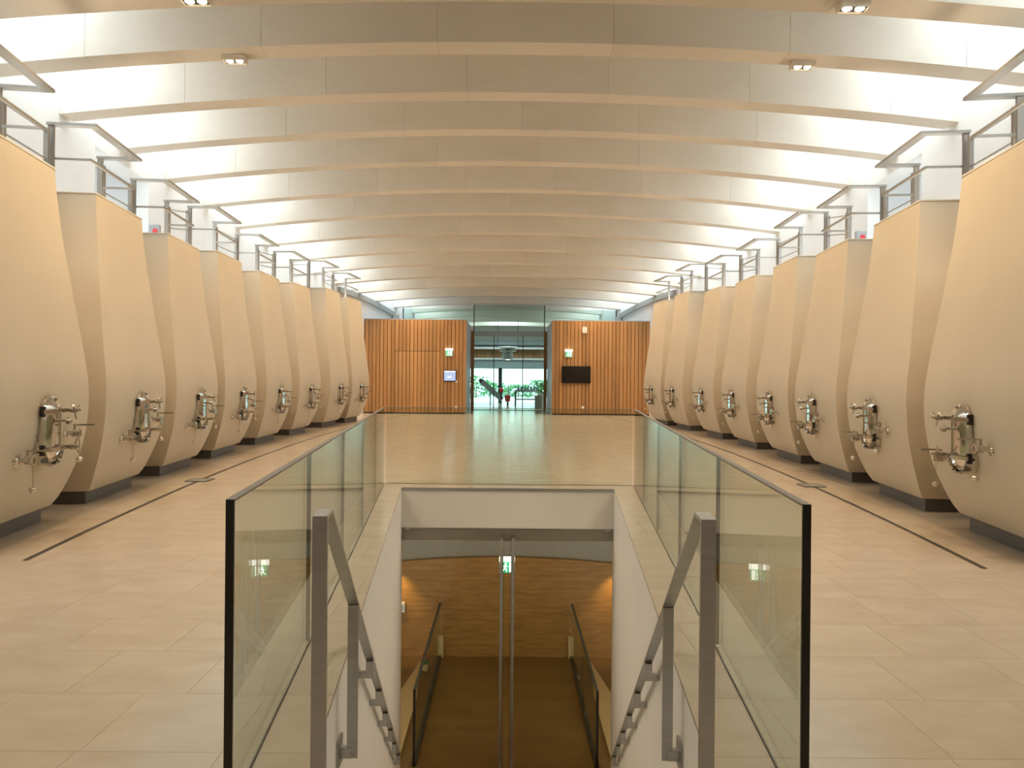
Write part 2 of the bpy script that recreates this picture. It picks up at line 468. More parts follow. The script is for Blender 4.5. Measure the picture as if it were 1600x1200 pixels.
# ================================================================== VATS
PROF = [(.15,.0,.765),(.17,.02,.79),(.30,.08,.85),(.45,.135,.90),(.6,.185,.94),(.8,.23,.96),(1.0,.255,.975),(1.2,.265,.985),(1.4,.26,.975),(1.7,.22,.95),
        (2.0,.18,.90),(2.4,.13,.84),(2.8,.08,.775),(3.2,.045,.73),(3.46,.03,.705)]
def prof(z):
    zs = [q[0] for q in PROF]
    return lerp_tab(zs, [q[1] for q in PROF], z), lerp_tab(zs, [q[2] for q in PROF], z)
def smooth_prof(z):
    ws = [(-.1,1),(-.05,2),(0,3),(.05,2),(.1,1)]
    a = b = 0
    for dz, k in ws:
        zz = min(max(z+dz, .15), 3.46); p, q = prof(zz); a += p*k; b += q*k
    return a/9, b/9
DEPTH = 1.30
def vat_body(top):
    mb = MB(); n = 44; nu = 9
    rings = []
    for j in range(n+1):
        t = j/n
        zr = .15 + (3.46-.15)*t                 # profile height
        z = zr if zr < 1.2 else 1.2 + (zr-1.2)*(top-1.2)/(3.46-1.2)
        p, wd = smooth_prof(zr) if .2 < zr < 3.4 else prof(zr)
        sag = 0.09*p
        ring = []
        for k in range(nu):
            u = -1 + 2*k/(nu-1)
            ring.append((u*wd, -p - sag*(1-u*u), z))
        ring += [(wd*.98, DEPTH, z), (-wd*.98, DEPTH, z)]
        rings.append(ring)
    m = nu + 2
    for r in rings: mb.v += r
    for j in range(n):
        for k in range(m):
            a, b = j*m+k, j*m+(k+1) % m
            mb.f.append((a, b, b+m, a+m))
    mb.f.append(tuple(range(m-1, -1, -1))); mb.f.append(tuple(n*m+k for k in range(m)))
    return mb
cache = {}
def shared(key, fn):
    if key not in cache: cache[key] = fn()
    return cache[key]

HZ = 0.95                                        # hatch centre
def hatch_meshes(hs):
    d = {}
    ys = -prof(HZ)[0]
    m = MB()                                     # neck and flange
    m.prism_y(rrect(.178,.305,.15), ys-.016, ys+.06)
    m.prism_y(rrect(.155,.285,.135), ys-.05, ys+.02)
    d['hatch'] = m.mesh('hatch', 'chrome', 30)
    m = MB()
    o1, o2, o3, o4 = rrect(.168,.298,.145), rrect(.168,.298,.145), rrect(.150,.28,.13), rrect(.10,.225,.09)
    n = len(o1)
    for o, y in ((o1, ys-.05), (o2, ys-.068), (o3, ys-.085), (rrect(.13,.26,.115), ys-.072), (o4, ys-.092), (rrect(.05,.16,.045), ys-.098)):
        m.v += [(x, y, z+0) for x, z in o]
    for j in range(5):
        m.f += [(j*n+k, (j+1)*n+k, (j+1)*n+(k+1) % n, j*n+(k+1) % n) for k in range(n)]
    m.f.append(tuple(5*n+k for k in range(n))); m.f.append(tuple(n-1-k for k in range(n)))
    d['hatch_door'] = m.mesh('hatch_door', 'chrome', 40)
    for nm, zz in (('a', .165), ('b', -.175)):
        m = MB().box(hs*.178-.012, hs*.178+.012, ys-.088, ys-.045, zz-.045, zz+.045)
        d['hinge_'+nm] = m.mesh('hinge', 'black')
        m = MB().bar((hs*.2, ys-.095, zz), (0, ys-.125, zz), .022, .034).bar((0, ys-.125, zz), (-hs*.25, ys-.11, zz), .022, .034)
        d['bar_'+nm] = m.mesh('clamp_bar', 'satin')
        m = MB().cyl((-hs*.235, ys-.05, zz), (-hs*.235, ys-.22, zz), .016, .012, 10).cyl((-hs*.235, ys-.13, zz), (-hs*.235, ys-.19, zz), .028, .024, 12)
        a = .5 if nm == 'a' else 1.2
        for k in range(3):
            t = a + k*2*math.pi/3
            m.cyl((-hs*.235, ys-.165, zz), (-hs*.235 + .085*math.cos(t), ys-.185, zz + .085*math.sin(t)), .009, .007, 6)
        d['wheel_'+nm] = m.mesh('clamp_knob', 'satin', 40)
    m = MB().cyl((-hs*.10, ys-.07, .07), (-hs*.10, ys-.16, .07), .014, .014, 10).cyl((-hs*.10, ys-.15, .07), (-hs*.10, ys-.195, .07), .026, .022, 12).cyl((-hs*.10, ys-.165, .04), (-hs*.10, ys-.165, .10), .012, .012, 8)
    d['tap'] = m.mesh('sample_tap', 'satin', 40)
    m = MB(); pts = []
    for k in range(9):
        a = R(200 + 140*k/8); pts.append((.19*math.cos(a), .19*math.sin(a) - .13))
    for (a, b) in zip(pts, pts[1:]):
        m.hexa([(a[0], ys-.10, a[1]-.012), (b[0], ys-.10, b[1]-.012), (b[0], ys+.05, b[1]), (a[0], ys+.05, a[1])],
               [(a[0], ys-.10, a[1]-.006), (b[0], ys-.10, b[1]-.006), (b[0], ys+.05, b[1]+.008), (a[0], ys+.05, a[1]+.008)])
    d['lip'] = m.mesh('drip_lip', 'chrome', 40)
    return d
def valve_meshes(x, z):
    ys = -prof(z)[0]; d = {}
    m = MB().lathe([(.058, ys+.03), (.058, ys-.012), (.03, ys-.02), (.022, ys-.03), (.022, ys-.075), (.036, ys-.08), (.036, ys-.115), (.03, ys-.12), (.03, ys-.13), (.042, ys-.133), (.042, ys-.15), (.03, ys-.15), (.028, ys-.135)][::-1], (x,0,z), 'y', 16)
    m.cyl((x-.045, ys-.097, z), (x+.045, ys-.097, z), .02, .02, 10)
    d['valve'] = m.mesh('valve', 'chrome', 35)
    for k in range(4):
        a = R(45+90*k); m2 = MB().cyl((x+.045*math.cos(a), ys-.01, z+.045*math.sin(a)), (x+.045*math.cos(a), ys-.024, z+.045*math.sin(a)), .008, .008, 6)
        d['bolt%d' % k] = m2.mesh('flange_bolt', 'satin')
    m = MB().cyl((x, ys-.097, z+.03), (x, ys-.097, z+.078), .010, .010, 8).bar((x, ys-.087, z+.078), (x, ys-.285, z+.08), .020, .014)
    d['lever'] = m.mesh('lever', 'satin')
    yc = ys-.14
    m = MB().cyl((x, yc, z-.03), (x, yc, z-.235), .0032, .0032, 6)
    d['chain'] = m.mesh('chain', 'satin')
    m = MB().lathe([(.001,-.028),(.018,-.024),(.03,-.008),(.034,.006),(.03,.016),(.012,.022),(.001,.03)], (x,yc,z-.25), 'z', 12)
    d['cap'] = m.mesh('hanging_cap', 'chrome', 50)
    return d
ORD = ['nearest', 'second-nearest', 'third', 'fourth', 'fifth', 'sixth', 'seventh', 'farthest']
def build_vat(sg, i):
    y, top = VAT_Y[i], VAT_Z[i]
    side = 'left' if sg < 0 else 'right'
    rz = (math.pi/2 + math.atan(row_s(y))) * (1 if sg < 0 else -1)
    rank = {'nearest':'nearest the camera', 'farthest':'farthest of its row'}.get(ORD[i], '%s from the camera' % ORD[i].replace('-nearest',''))
    t = empty('concrete_vat', (sg*row_x(y), y, 0), rz)
    tag(t, 'tall beige bulging concrete vat with chrome hatch in the %s row, %s' % (side, rank), 'vat', 'concrete vats in two rows')
    link('body', shared(('body', top), lambda: vat_body(top).mesh('vat_body', 'vat', 32)), t)
    w0 = prof(3.46)[1]
    link('top_edge', shared('topedge', lambda: MB().box(-w0-.006, w0+.006, -.036, DEPTH, 0, .014).mesh('top_edge', 'vat_top')), t, (0,0,top))
    link('plinth', shared('plinth', lambda: MB().box(-.69,.69,.06,DEPTH-.1,0,.15).mesh('plinth', 'plinth')), t)
    hs = -1 if sg < 0 else 1
    hm = shared(('hatch', hs), lambda: hatch_meshes(hs))
    h = link('hatch', hm['hatch'], t, (0,0,HZ))
    for key, nm in (('hatch_door','hatch_door'),('hinge_a','hinge'),('hinge_b','hinge'),('bar_a','clamp_bar'),('bar_b','clamp_bar'),('wheel_a','clamp_knob'),('wheel_b','clamp_knob'),('tap','sample_tap'),('lip','drip_lip')):
        link(nm, hm[key], h)
    for vx, vz in ((-.44,.72),(.44,.885)):
        vm = shared(('valve', vx), lambda: valve_meshes(vx, vz))
        v = link('valve', vm['valve'], t)
        for k in range(4): link('flange_bolt', vm['bolt%d' % k], v)
        link('lever', vm['lever'], v); link('chain', vm['chain'], v); link('hanging_cap', vm['cap'], v)
    # guard rail standing on the vat: a U of flat bar on two posts
    g = empty('vat_guard_rail', (sg*row_x(y), y, top+.014), rz)
    tag(g, 'U-shaped steel guard rail standing on top of the %s vat of the %s row' % ({'nearest':'nearest', 'farthest':'farthest'}.get(ORD[i], ORD[i]), side), 'guard rail', 'guard rails on the vats')
    def top_rail():
        m = MB(); w1, f, b, wd, z0, z1 = .71, -.03, .50, .095, .735, .765
        m.poly_slab([(-w1,f),(w1,f),(w1-wd,f+wd),(-w1+wd,f+wd)], z0, z1)
        m.poly_slab([(-w1,f),(-w1+wd,f+wd),(-w1+wd,b),(-w1,b)], z0, z1)
        m.poly_slab([(w1,f),(w1,b),(w1-wd,b),(w1-wd,f+wd)], z0, z1)
        return m.mesh('top_rail', 'rail')
    def mid_rail():
        m = MB(); w1, f, b = .66, .05, .49
        m.bar((-w1,f,.37),(w1,f,.37),.026,.026); m.bar((-w1,f-.013,.37),(-w1,b,.37),.026,.026); m.bar((w1,f-.013,.37),(w1,b,.37),.026,.026)
        return m.mesh('mid_rail', 'rail')
    link('top_rail', shared('toprail', top_rail), g)
    link('mid_rail', shared('midrail', mid_rail), g)
    pm = shared('post', lambda: MB().box(-.022,.022,-.03,.03,0,.735).mesh('post', 'rail'))
    for s in (-1, 1): link('post', pm, g, (s*.66, .465, 0))
for sg in (-1, 1):
    for i in range(8): build_vat(sg, i)

# ------------------------------------------------------------------ catwalk behind the vat fronts and the short rails closing the gaps
def top_z(y): return lerp_tab(VAT_Y, VAT_Z, y)
def catwalk(sg):
    side = 'left' if sg < 0 else 'right'
    t = struct(empty('catwalk_%s' % side, (0, 0, 0)), 'white service catwalk along the wall above the %s vats' % side, 'catwalk')
    ed = [5.6] + [(p+q)/2 for p, q in zip(VAT_Y, VAT_Y[1:])] + [25.9]
    for k in range(8):
        a, b = ed[k] + .004, ed[k+1] - .004
        z = VAT_Z[k] + .016
        P = [(sg*(row_x(a)+.58), a), (sg*(wall_x(a)-.005), a), (sg*(wall_x(b)-.005), b), (sg*(row_x(b)+.58), b)]
        if sg < 0: P = P[::-1]
        MB().poly_slab(P, z, z+.04).build('deck', 'white', t)
def gap_rail(sg, i):
    side = 'left' if sg < 0 else 'right'
    def pos(k, lx, ly):
        y = VAT_Y[k]; s = row_s(y); n = math.hypot(1, s)
        tx, ty = sg*s/n, 1/n
        nx, ny = sg*ty, -s/n      # away from the aisle
        return (sg*row_x(y) + tx*lx + nx*ly, y + ty*lx + ny*ly, VAT_Z[k])
    A = pos(i, .76, .47); B = pos(i+1, -.76, .47)
    g = empty('gap_railing', (A[0], A[1], A[2]-.05))
    tag(g, 'short steel railing closing the gap between the %s and %s vats on the %s' % (ORD[i].replace('-nearest',''), ORD[i+1].replace('-nearest',''), side), 'railing', 'railings in the gaps between vats')
    D = Vector(B) - Vector(A)
    for o in (Vector((0,0,0)), D):
        MB().box(-.025,.025,-.02,.02,-.02,.74).build('post', 'rail', g, loc=o)
    for h_ in (.10, .40, .70):
        MB().bar((0,0,h_), (D.x, D.y, D.z+h_), .016, .016).build('rail', 'rail', g)
for sg in (-1, 1):
    catwalk(sg)
    for y, z in zip(VAT_Y, VAT_Z):
        for yy in (y - .6, y + .6):
            light('SPOT', 'catwalk_uplight', (sg*(row_x(yy)+.75), yy, z+.12), UP_W/2, (1.0, .80, .58), (-sg*1.8, yy + .9, 6.1), .08, 100, 1.0)  # added fill without fittings, lifts the beams and ceiling
    for i in range(7): gap_rail(sg, i)

# ================================================================== FLOOR DRAINS
for sg in (-1, 1):
    side = 'left' if sg < 0 else 'right'
    t = empty('slot_drain', (sg*drain_x(5.95), 5.95, 0))
    tag(t, 'long narrow dark slot drain in the floor beside the %s row of vats' % side, 'drain')
    ys = [5.95 + k*.4 for k in range(0, 60)]
    for nm, mt, o0, o1, zz in (('slot','drain',-.017,.017,.0012),('edge','satin',-.026,-.017,.003),('edge','satin',.017,.026,.003)):
        mb = MB()
        for a, b in zip(ys, ys[1:]):
            P = [(sg*drain_x(a)+o0, a), (sg*drain_x(a)+o1, a), (sg*drain_x(b)+o1, b), (sg*drain_x(b)+o0, b)]
            P = [(x - sg*drain_x(5.95), y - 5.95) for x, y in P]
            mb.poly_slab(P, .0003, zz)
        mb.build(nm, mt, t)
    yk = 10.55
    cv = empty('drain_cover', (sg*drain_x(yk), yk, .003), 0)
    tag(cv, 'small square metal cover set into the slot drain on the %s' % side, 'drain cover')
    MB().box(-.13,.13,-.13,.13,0,.006).build('plate', 'steel', cv)
    fr = MB().box(-.15,.15,-.15,-.13,0,.008).box(-.15,.15,.13,.15,0,.008).box(-.15,-.13,-.13,.13,0,.008).box(.13,.15,-.13,.13,0,.008)
    fr.build('frame', 'plinth', cv)

# ================================================================== STAIRWELL
def well_wall(sg, name, label):
    mb = MB()
    a, b = WELL0, WELL1 + .3
    xa, xb = CX + sg*well_x(a), CX + sg*well_x(b)
    P = [(xa, a), (xa + sg*.25, a), (xb + sg*.25, b), (xb, b)]
    if sg < 0: P = P[::-1]
    mb.poly_slab(P, LOW, -.0145)
    return struct(mb.build(name, 'well_white'), label, 'wall')
well_wall(-1, 'wall_stairwell_left', 'white left side wall of the stairwell')
well_wall(1, 'wall_stairwell_right', 'white right side wall of the stairwell')
wx = well_x(WELL1)
struct(MB().box(CX-wx-.2, CX+wx+.2, WELL1, WELL1+.3, -.52, -.0145).build('wall_stairwell_header', 'well_white'), 'white header above the glass doors at the foot of the stairs', 'wall')
struct(MB().box(CX-.9, CX+.9, WELL0-.25, WELL0, LOW, -.0145).build('wall_stairwell_near', 'well_white'), 'white wall under the top landing of the stairs', 'wall')
# steel nosing round the well
nz = MB().box(CX-wx+.0, CX+wx, WELL1-.012, WELL1, -.03, .003)
struct(nz.build('trim_1', 'steel'), 'thin steel edge above the stairwell header', 'trim')
st = empty('staircase', (CX, WELL0, 0))
struct(st, 'stone stairs leading down to the glass doors', 'staircase')
NS = 23
for k in range(NS):
    z = -(k+1)*(4.0/ (NS+1)); y0 = k*.272; yy = WELL0 + y0
    hw = well_x(yy)
    MB().box(-hw, hw, y0, y0+.29, z-.10, z).build('tread', 'stone', st)
    MB().box(-hw, hw, y0, y0+.02, z, z + 4.0/(NS+1) - (.1 if k else .013)).build('riser', 'stone', st)

# balustrade glass
JY = [2.55, 4.17, 5.72, 7.30, 8.87, 10.42]
for sg in (-1, 1):
    side = 'left' if sg < 0 else 'right'
    t = empty('glass_balustrade', (CX + sg*glass_x(2.55, sg), 2.55, 0))
    tag(t, 'frameless green glass balustrade along the %s side of the stairwell' % side, 'balustrade', 'glass balustrades round the stairwell')
    L = lambda y, o=0: (CX + sg*(glass_x(y, sg)+o) - t.location.x, y - t.location.y)
    H, TH = 1.03, .022
    for k, (a, b) in enumerate(zip(JY, JY[1:])):
        a2, b2 = a + (.012 if k == 0 else .0022), b - .0022
        P = [L(a2,-TH/2), L(a2,TH/2), L(b2,TH/2), L(b2,-TH/2)]
        if sg < 0: P = P[::-1]
        pn = MB().poly_slab(P, .0065, H).build('pane', 'glass', t)
        P = [L(a2,-TH/2-.004), L(a2,TH/2+.004), L(b2,TH/2+.004), L(b2,-TH/2-.004)]
        if sg < 0: P = P[::-1]
        MB().poly_slab(P, H, H+.007).build('edge_cap', 'cap', t)
        P = [L(a2,-TH/2-.001), L(a2,-TH/2+.006), L(b2,-TH/2+.006), L(b2,-TH/2-.001)]
        if sg < 0: P = P[::-1]
        MB().poly_slab(P, .0, .006).build('base_joint', 'black', t)
        if k:
            P = [L(a-.002,-TH/2), L(a-.002,TH/2), L(a+.002,TH/2), L(a+.002,-TH/2)]
            if sg < 0: P = P[::-1]
            MB().poly_slab(P, .012, H).build('joint', 'dark', t)
    P = [L(2.55,-TH/2-.003), L(2.55,TH/2+.003), L(2.562,TH/2+.003), L(2.562,-TH/2-.003)]
    if sg < 0: P = P[::-1]
    MB().poly_slab(P, 0, H+.007).build('end_profile', 'black', t)
t = empty('glass_balustrade', (CX, 10.42, 0))
tag(t, 'frameless glass balustrade across the far end of the stairwell', 'balustrade', 'glass balustrades round the stairwell')
gx = glass_x(10.42)
for a, b in ((-gx+.03, -.004), (.004, gx-.005)):
    MB().box(a, b, -.011, .011, .004, 1.03).build('pane', 'glass', t)
    MB().box(a, b, -.015, .015, 1.03, 1.037).build('edge_cap', 'cap', t)
    MB().box(a, b, -.011, .011, 0, .004).build('base_joint', 'cap', t)

# stair handrails
def handrail(sg):
    side = 'left' if sg < 0 else 'right'
    rx = lambda y: CX + sg*(0.647 + 0.094*(y-2.57))
    t = empty('stair_handrail', (rx(2.57), 2.57, 0))
    tag(t, 'grey flat-bar steel handrail of the stairs on the %s wall' % side, 'handrail', 'stair handrails')
    O = Vector(t.location)
    SL = 0.634; z0 = .985
    W = .05
    zr = lambda y: z0 - SL*(y-2.69)
    def q(y, z, o=0): return (rx(y)+sg*o-O.x, y-O.y, z)
    # rail: short level head then the slope
    m = MB()
    def quad_bar(y0, zt0, zb0, y1, zt1, zb1):
        A = [q(y0,zb0,-W/2), q(y0,zb0,W/2), q(y1,zb1,W/2), q(y1,zb1,-W/2)]
        B = [q(y0,zt0,-W/2), q(y0,zt0,W/2), q(y1,zt1,W/2), q(y1,zt1,-W/2)]
        if sg < 0: A, B = A[::-1], B[::-1]
        m.hexa(A, B)
    quad_bar(2.57, z0, z0-.013, 2.69, z0, z0-.013)
    ye = 8.9
    quad_bar(2.69, z0, z0-.014, ye, zr(ye), zr(ye)-.014)
    m.build('rail', 'steel', t)
    m = MB(); 
    A = [q(2.545,-.17,-W/2), q(2.545,-.17,W/2), q(2.57,-.17,W/2), q(2.57,-.17,-W/2)]; B = [(x,y,z0) for x,y,z in A]
    if sg < 0: A, B = A[::-1], B[::-1]
    m.hexa(A, B).build('post', 'steel', t)
    yp = 3.64
    m = MB()
    A = [q(yp,-.36,-W/2), q(yp,-.36,W/2), q(yp+.02,-.36,W/2), q(yp+.02,-.36,-W/2)]; B = [(x,y,zr(yp)-.018) for x,y,z in A]
    if sg < 0: A, B = A[::-1], B[::-1]
    m.hexa(A, B)
    m.build('post', 'steel', t)
    wall = CX + sg*well_x(yp) - O.x
    a, b = q(yp+.01,-.335)[0], wall
    MB().box(min(a,b), max(a,b), yp-O.y-.005, yp-O.y+.025, -.36, -.31).build('bracket', 'steel', t)
    MB().box(min(wall, wall-sg*.012), max(wall, wall-sg*.012), yp-O.y-.05, yp-O.y+.07, -.40, -.27).build('wall_plate', 'steel', t)
    for k in range(6):
        y = 4.62 + .80*k
        a, b = rx(y)-O.x+sg*.0205, CX + sg*well_x(y) - O.x
        MB().box(min(a,b), max(a,b), y-O.y-.012, y-O.y+.012, zr(y)-.125, zr(y)-.085).build('bracket', 'steel', t)
        a -= sg*.0205
        MB().box(a-.02, a+.02, y-O.y-.012, y-O.y+.012, zr(y)-.125, zr(y)-.022).build('bracket_leg', 'steel', t)
handrail(-1); handrail(1)

# glass doors at the foot of the stairs
for sg in (-1, 1):
    side = 'left' if sg < 0 else 'right'
    x0, x1 = (CX-wx-.02, CX-.006) if sg < 0 else (CX+.006, CX+wx+.02)
    d = struct(MB().box(x0+.01, x1-.01, WELL1+.12, WELL1+.135, -3.97, -.55).build('door_%d' % (1 if sg < 0 else 2), 'glass_door'), 'tall frameless glass door leaf on the %s at the foot of the stairs' % side, 'door')
    MB().box(x0, x1, WELL1+.11, WELL1+.145, -.55, -.52).build('head_rail', 'steel', d)
    MB().box(x0, x1, WELL1+.11, WELL1+.145, -4.0, -3.94).build('foot_rail', 'steel', d)
    MB().box(CX+sg*wx-.10 if sg > 0 else CX-wx+.04, CX+wx-.04 if sg > 0 else CX-wx+.10, WELL1+.095, WELL1+.16, -.57, -.545).build('hinge', 'satin', d)
    for yy, o in ((WELL1+.06, .075), (WELL1+.20, .072)):
        h_ = MB().cyl((CX+sg*o, yy, -3.9), (CX+sg*o, yy, -.66), .022, .022, 12).build('handle', 'steel', d, 40)
        for zz in (-.9, -2.4, -3.7):
            MB().cyl((CX+sg*o, min(yy, WELL1+.12), zz), (CX+sg*o, max(yy, WELL1+.135), zz), .008, .008, 8).build('standoff', 'steel', h_)

# ================================================================== LOWER ROOM
YL = 15.0
lf = struct(MB().box(-4.5, 4.5, 8.5, YL+.6, LOW-.2, LOW).build('floor_lower', 'lowfloor'), 'dark ochre floor of the lower room behind the glass doors', 'floor')
struct(MB().box(-4.5, 4.5, WELL1+.3, YL+.6, -.75, -.6).build('ceiling_lower', 'lowceil'), 'grey ceiling of the lower room', 'ceiling')
def bow(mb, off, z0, z1, arch=0):
    n = 24
    for i in range(n):
        xa, xb = -4.5 + 9*i/n, -4.5 + 9*(i+1)/n
        ya, yb = YL+off-.012*xa*xa, YL+off-.012*xb*xb
        ta, tb = z1 - arch*xa*xa, z1 - arch*xb*xb
        mb.hexa([(xa,ya,z0),(xb,yb,z0),(xb,yb+.3,z0),(xa,ya+.3,z0)], [(xa,ya,ta),(xb,yb,tb),(xb,yb+.3,tb),(xa,ya+.3,ta)])
    return mb
struct(bow(MB(), .12, LOW, -.6).build('wall_lower_grey', 'lowgrey'), 'grey upper wall of the lower room', 'wall')
struct(bow(MB(), 0, LOW, -2.06, .022).build('wall_lower', 'lowwall'), 'bowed ochre wall with fine horizontal texture in the lower room', 'wall')
for sg in (-1, 1):
    struct(MB().box(min(sg*4.5,sg*4.7), max(sg*4.5,sg*4.7), 8.5, YL+.6, LOW, -.6).build('wall_lower_%s' % ('left' if sg<0 else 'right'), 'lowgrey'), '%s side wall of the lower room' % ('left' if sg<0 else 'right'), 'wall')
    side = 'left' if sg < 0 else 'right'
    t = empty('lower_balustrade', (sg*1.28+CX, 10.75, LOW))
    tag(t, 'dark glass balustrade on the %s in the lower room' % side, 'balustrade', 'balustrades of the lower room')
    for a, b in ((0, 2.1), (2.11, 4.15)):
        MB().box(-.01,.01,a,b,.05,1.05).build('pane', 'glass_low', t)
        MB().box(-.02,.02,a,b,1.05,1.075).build('top_rail', 'dark', t)
        MB().box(-.03,.03,a,b,0,.05).build('base_rail', 'dark', t)
    MB().box(-.018,.018,-.02,0,0,1.075).build('end_post', 'black', t)
    o = MB().box(-.05,.05,-.03,.03,0,.42).build('end_post', 'tan', loc=(sg*1.26+CX, 14.93, LOW))
    o.name = 'pale_post'
    tag(o, 'short pale upright strip at the far end of the %s lower balustrade' % side, 'post', 'pale strips in the lower room')
    P = [(sg*1.50, 10.9), (sg*1.78, 10.9), (sg*1.88, 12.6), (sg*1.62, 14.6), (sg*1.50, 13.0)]
    if sg < 0: P = P[::-1]
    o = MB().poly_slab([(x+CX, y) for x, y in P], LOW, LOW+.06).build('floor_ledge', 'tan')
    tag(o, 'low tan ledge on the floor outside the %s lower balustrade' % side, 'ledge', 'ledges of the lower room')
    light('SPOT', 'wall_washer', (sg*2.15+CX, 14.55, -2.2), 40, (1.0,.72,.38), (sg*2.12+CX, 15.0, -3.1), .04, 80, .8)
for xx in (-1.6, 1.6):
    light('POINT', 'lower_lamp', (xx, 12.4, -1.1), LOWER_W*.45, (1.0,.68,.28), size=.25)  # unseen fill, added to light this room
# potted plant, box on the wall
t = empty('potted_plant', (-1.48+CX, 14.1, LOW+.06)); tag(t, 'small red flower with green leaves in a pale pot behind the left lower balustrade', 'plant')
MB().lathe([(.045,0),(.05,.02),(.065,.11),(.06,.12),(.001,.115)], (0,0,0), 'z', 14).build('pot', 'tan', t, 40)
m = MB()
for k in range(9):
    a = k*2.4; m.cyl((0,0,.1), (.055*math.cos(a), .055*math.sin(a), .16+.02*(k%3)), .012, .022, 6)
m.build('leaves', 'green', t)
m = MB()
for k in range(7):
    a = k*2.4; m.sphere((.03*math.cos(a), .03*math.sin(a), .25+.018*(k%3)), .03, 8)
m.build('flower', 'red', t)
t = empty('wall_box', (-2.04+CX, 14.86, -3.02)); tag(t, 'small white box on the ochre wall at the left edge of the glass doors', 'box')
MB().box(-.075,.075,0,.09,-.09,.09).build('case', 'plastic', t)
MB().box(-.06,.06,-.006,0,-.06,.06).build('cover', 'grey', t)

# ================================================================== EXIT SIGNS AND SMALL WALL THINGS
def pictogram(parent, s, y):
    """green plate with a white running figure and door, s = height"""
    MB().box(-s*.62, s*.62, y, y+.008, -s*.5, s*.5).build('plate', 'sign_green', parent)
    m = MB()
    def stroke(a, b, w_):
        m.bar((a[0]*s, y-.003, a[1]*s), (b[0]*s, y-.003, b[1]*s), w_*s, .004)
    m.prism_y([(.10*s*math.cos(k*.628)-.12*s, .10*s*math.sin(k*.628)+.32*s) for k in range(10)], y-.005, y-.001)
    for a, b, ww in (((-.12,.2),(-.2,-.08),.13), ((-.2,-.08),(-.02,-.2),.09), ((-.02,-.2),(-.06,-.42),.08), ((-.2,-.08),(-.34,-.3),.09), ((-.34,-.3),(-.5,-.3),.07),
                     ((-.12,.17),(.06,.05),.07), ((-.12,.17),(-.36,.06),.07)):
        p, q_ = Vector((a[0]*s, 0, a[1]*s)), Vector((b[0]*s, 0, b[1]*s)); d = (q_-p).normalized(); nrm = Vector((-d.z, 0, d.x))*ww*s/2
        pts = [p-nrm, q_-nrm, q_+nrm, p+nrm]
        m.prism_y([(v.x, v.z) for v in pts], y-.005, y-.001)
    m.prism_y([(.2*s,-.42*s),(.5*s,-.42*s),(.5*s,.42*s),(.2*s,.42*s)], y-.004, y-.001)
    m.build('running_figure', 'sign_white', parent)
def exit_sign(loc, s, label, rz=0):
    t = empty('exit_sign', loc, rz); tag(t, label, 'exit sign', 'emergency exit signs')
    MB().box(-s*.72, s*.72, -.02, .05, s*.55, s*.95).build('lamp_housing', 'sign_white', t)
    pictogram(t, s, .01)
    MB().box(-s*.72, s*.72, .018, .03, -s*.58, s*.55).build('backplate', 'plastic', t)
    return t
D0 = 30.3
ex = exit_sign((CX, 11.0, -1.27), .155, 'lit green running-man exit sign hanging behind the glass doors')
MB().cyl((-.08,0.01,.12), (-.08,0.01,.67), .004, .004, 6).build('hanger', 'steel', ex); MB().cyl((.08,0.01,.12), (.08,0.01,.67), .004, .004, 6).build('hanger', 'steel', ex)
exit_sign((-2.27, D0-.095, 2.39), .20, 'lit exit sign on the left wooden wall above the tablet screen')
exit_sign((2.44, D0-.095, 2.39), .20, 'lit exit sign on the right wooden wall above the television')
for sg in (-1, 1):
    side = 'left' if sg < 0 else 'right'
    y = 13.9
    t = exit_sign((sg*(wall_x(13.0)-.08), 13.0, 5.17), .17, 'white lit exit sign on the upper %s wall above the catwalk doorway' % side, -sg*math.pi/2 + math.atan(0.1)*0)
    # call point box on the far jamb of the doorway
    c = empty('call_point', (sg*(wall_x(13.9)-.15), 13.80, 4.04)); tag(c, 'small grey fire call box with a red button on the %s catwalk' % side, 'call box')
    MB().box(-.09,.09,0,.08,-.10,.10).build('case', 'grey', c)
    MB().lathe([(.05,-.02),(.045,-.03),(.001,-.032)][::-1], (0.02,0.02,-.01), 'y', 14).build('button', 'red', c, 40)

# ================================================================== WOODEN ROOMS AT THE FAR END
ZW = 3.72
def wood_room(sg, x_in):
    side = 'left' if sg < 0 else 'right'
    xo = 5.9
    b = MB()
    a0, a1 = sorted((sg*(x_in+.03), sg*xo))
    b.box(a0, a1, D0+.03, Y_GLASS-.05, 0, ZW-.02)
    wl = struct(b.build('wall_wood_%s' % side, 'backing'), 'cedar plank wall of the %s room at the end of the hall' % side, 'wall')
    q0, q1 = sorted((sg*x_in, sg*(x_in+.03)))
    MB().box(q0, q1, D0+.03, Y_GLASS-.05, 0, ZW).build('return_panel', 'grey', wl)
    MB().box(a0, a1, D0-.005, Y_GLASS-.05, ZW-.02, ZW+.015).build('top_capping', 'grey', wl)
    MB().box(a0, a1, D0+.012, D0+.03, 0, .05).build('plinth_strip', 'black', wl)
    pitch = .1485; n = 29
    door = None
    if sg < 0:
        door = struct(empty('door_3', (0, 0, 0)), 'flush cedar plank door in the left wooden wall', 'door')
    for k in range(n):
        xa = x_in + k*pitch; xb = xa + pitch - .02
        if xa > xo: break
        p0, p1 = sorted((sg*xa, sg*xb))
        yo = D0 - random.uniform(0, .004)
        if sg < 0 and 2.63 < xa < 4.35:
            MB().box(p0, p1, yo, D0+.03, 2.475, ZW-.02).build('plank', 'wood', wl)
            MB().box(p0, p1, yo-.003, D0+.03, .04, 2.46).build('plank', 'wood_door', door)
        else:
            MB().box(p0, p1, yo, D0+.03, .05, ZW-.02).build('plank', 'wood', wl)
wood_room(-1, 1.60); wood_room(1, 1.79)
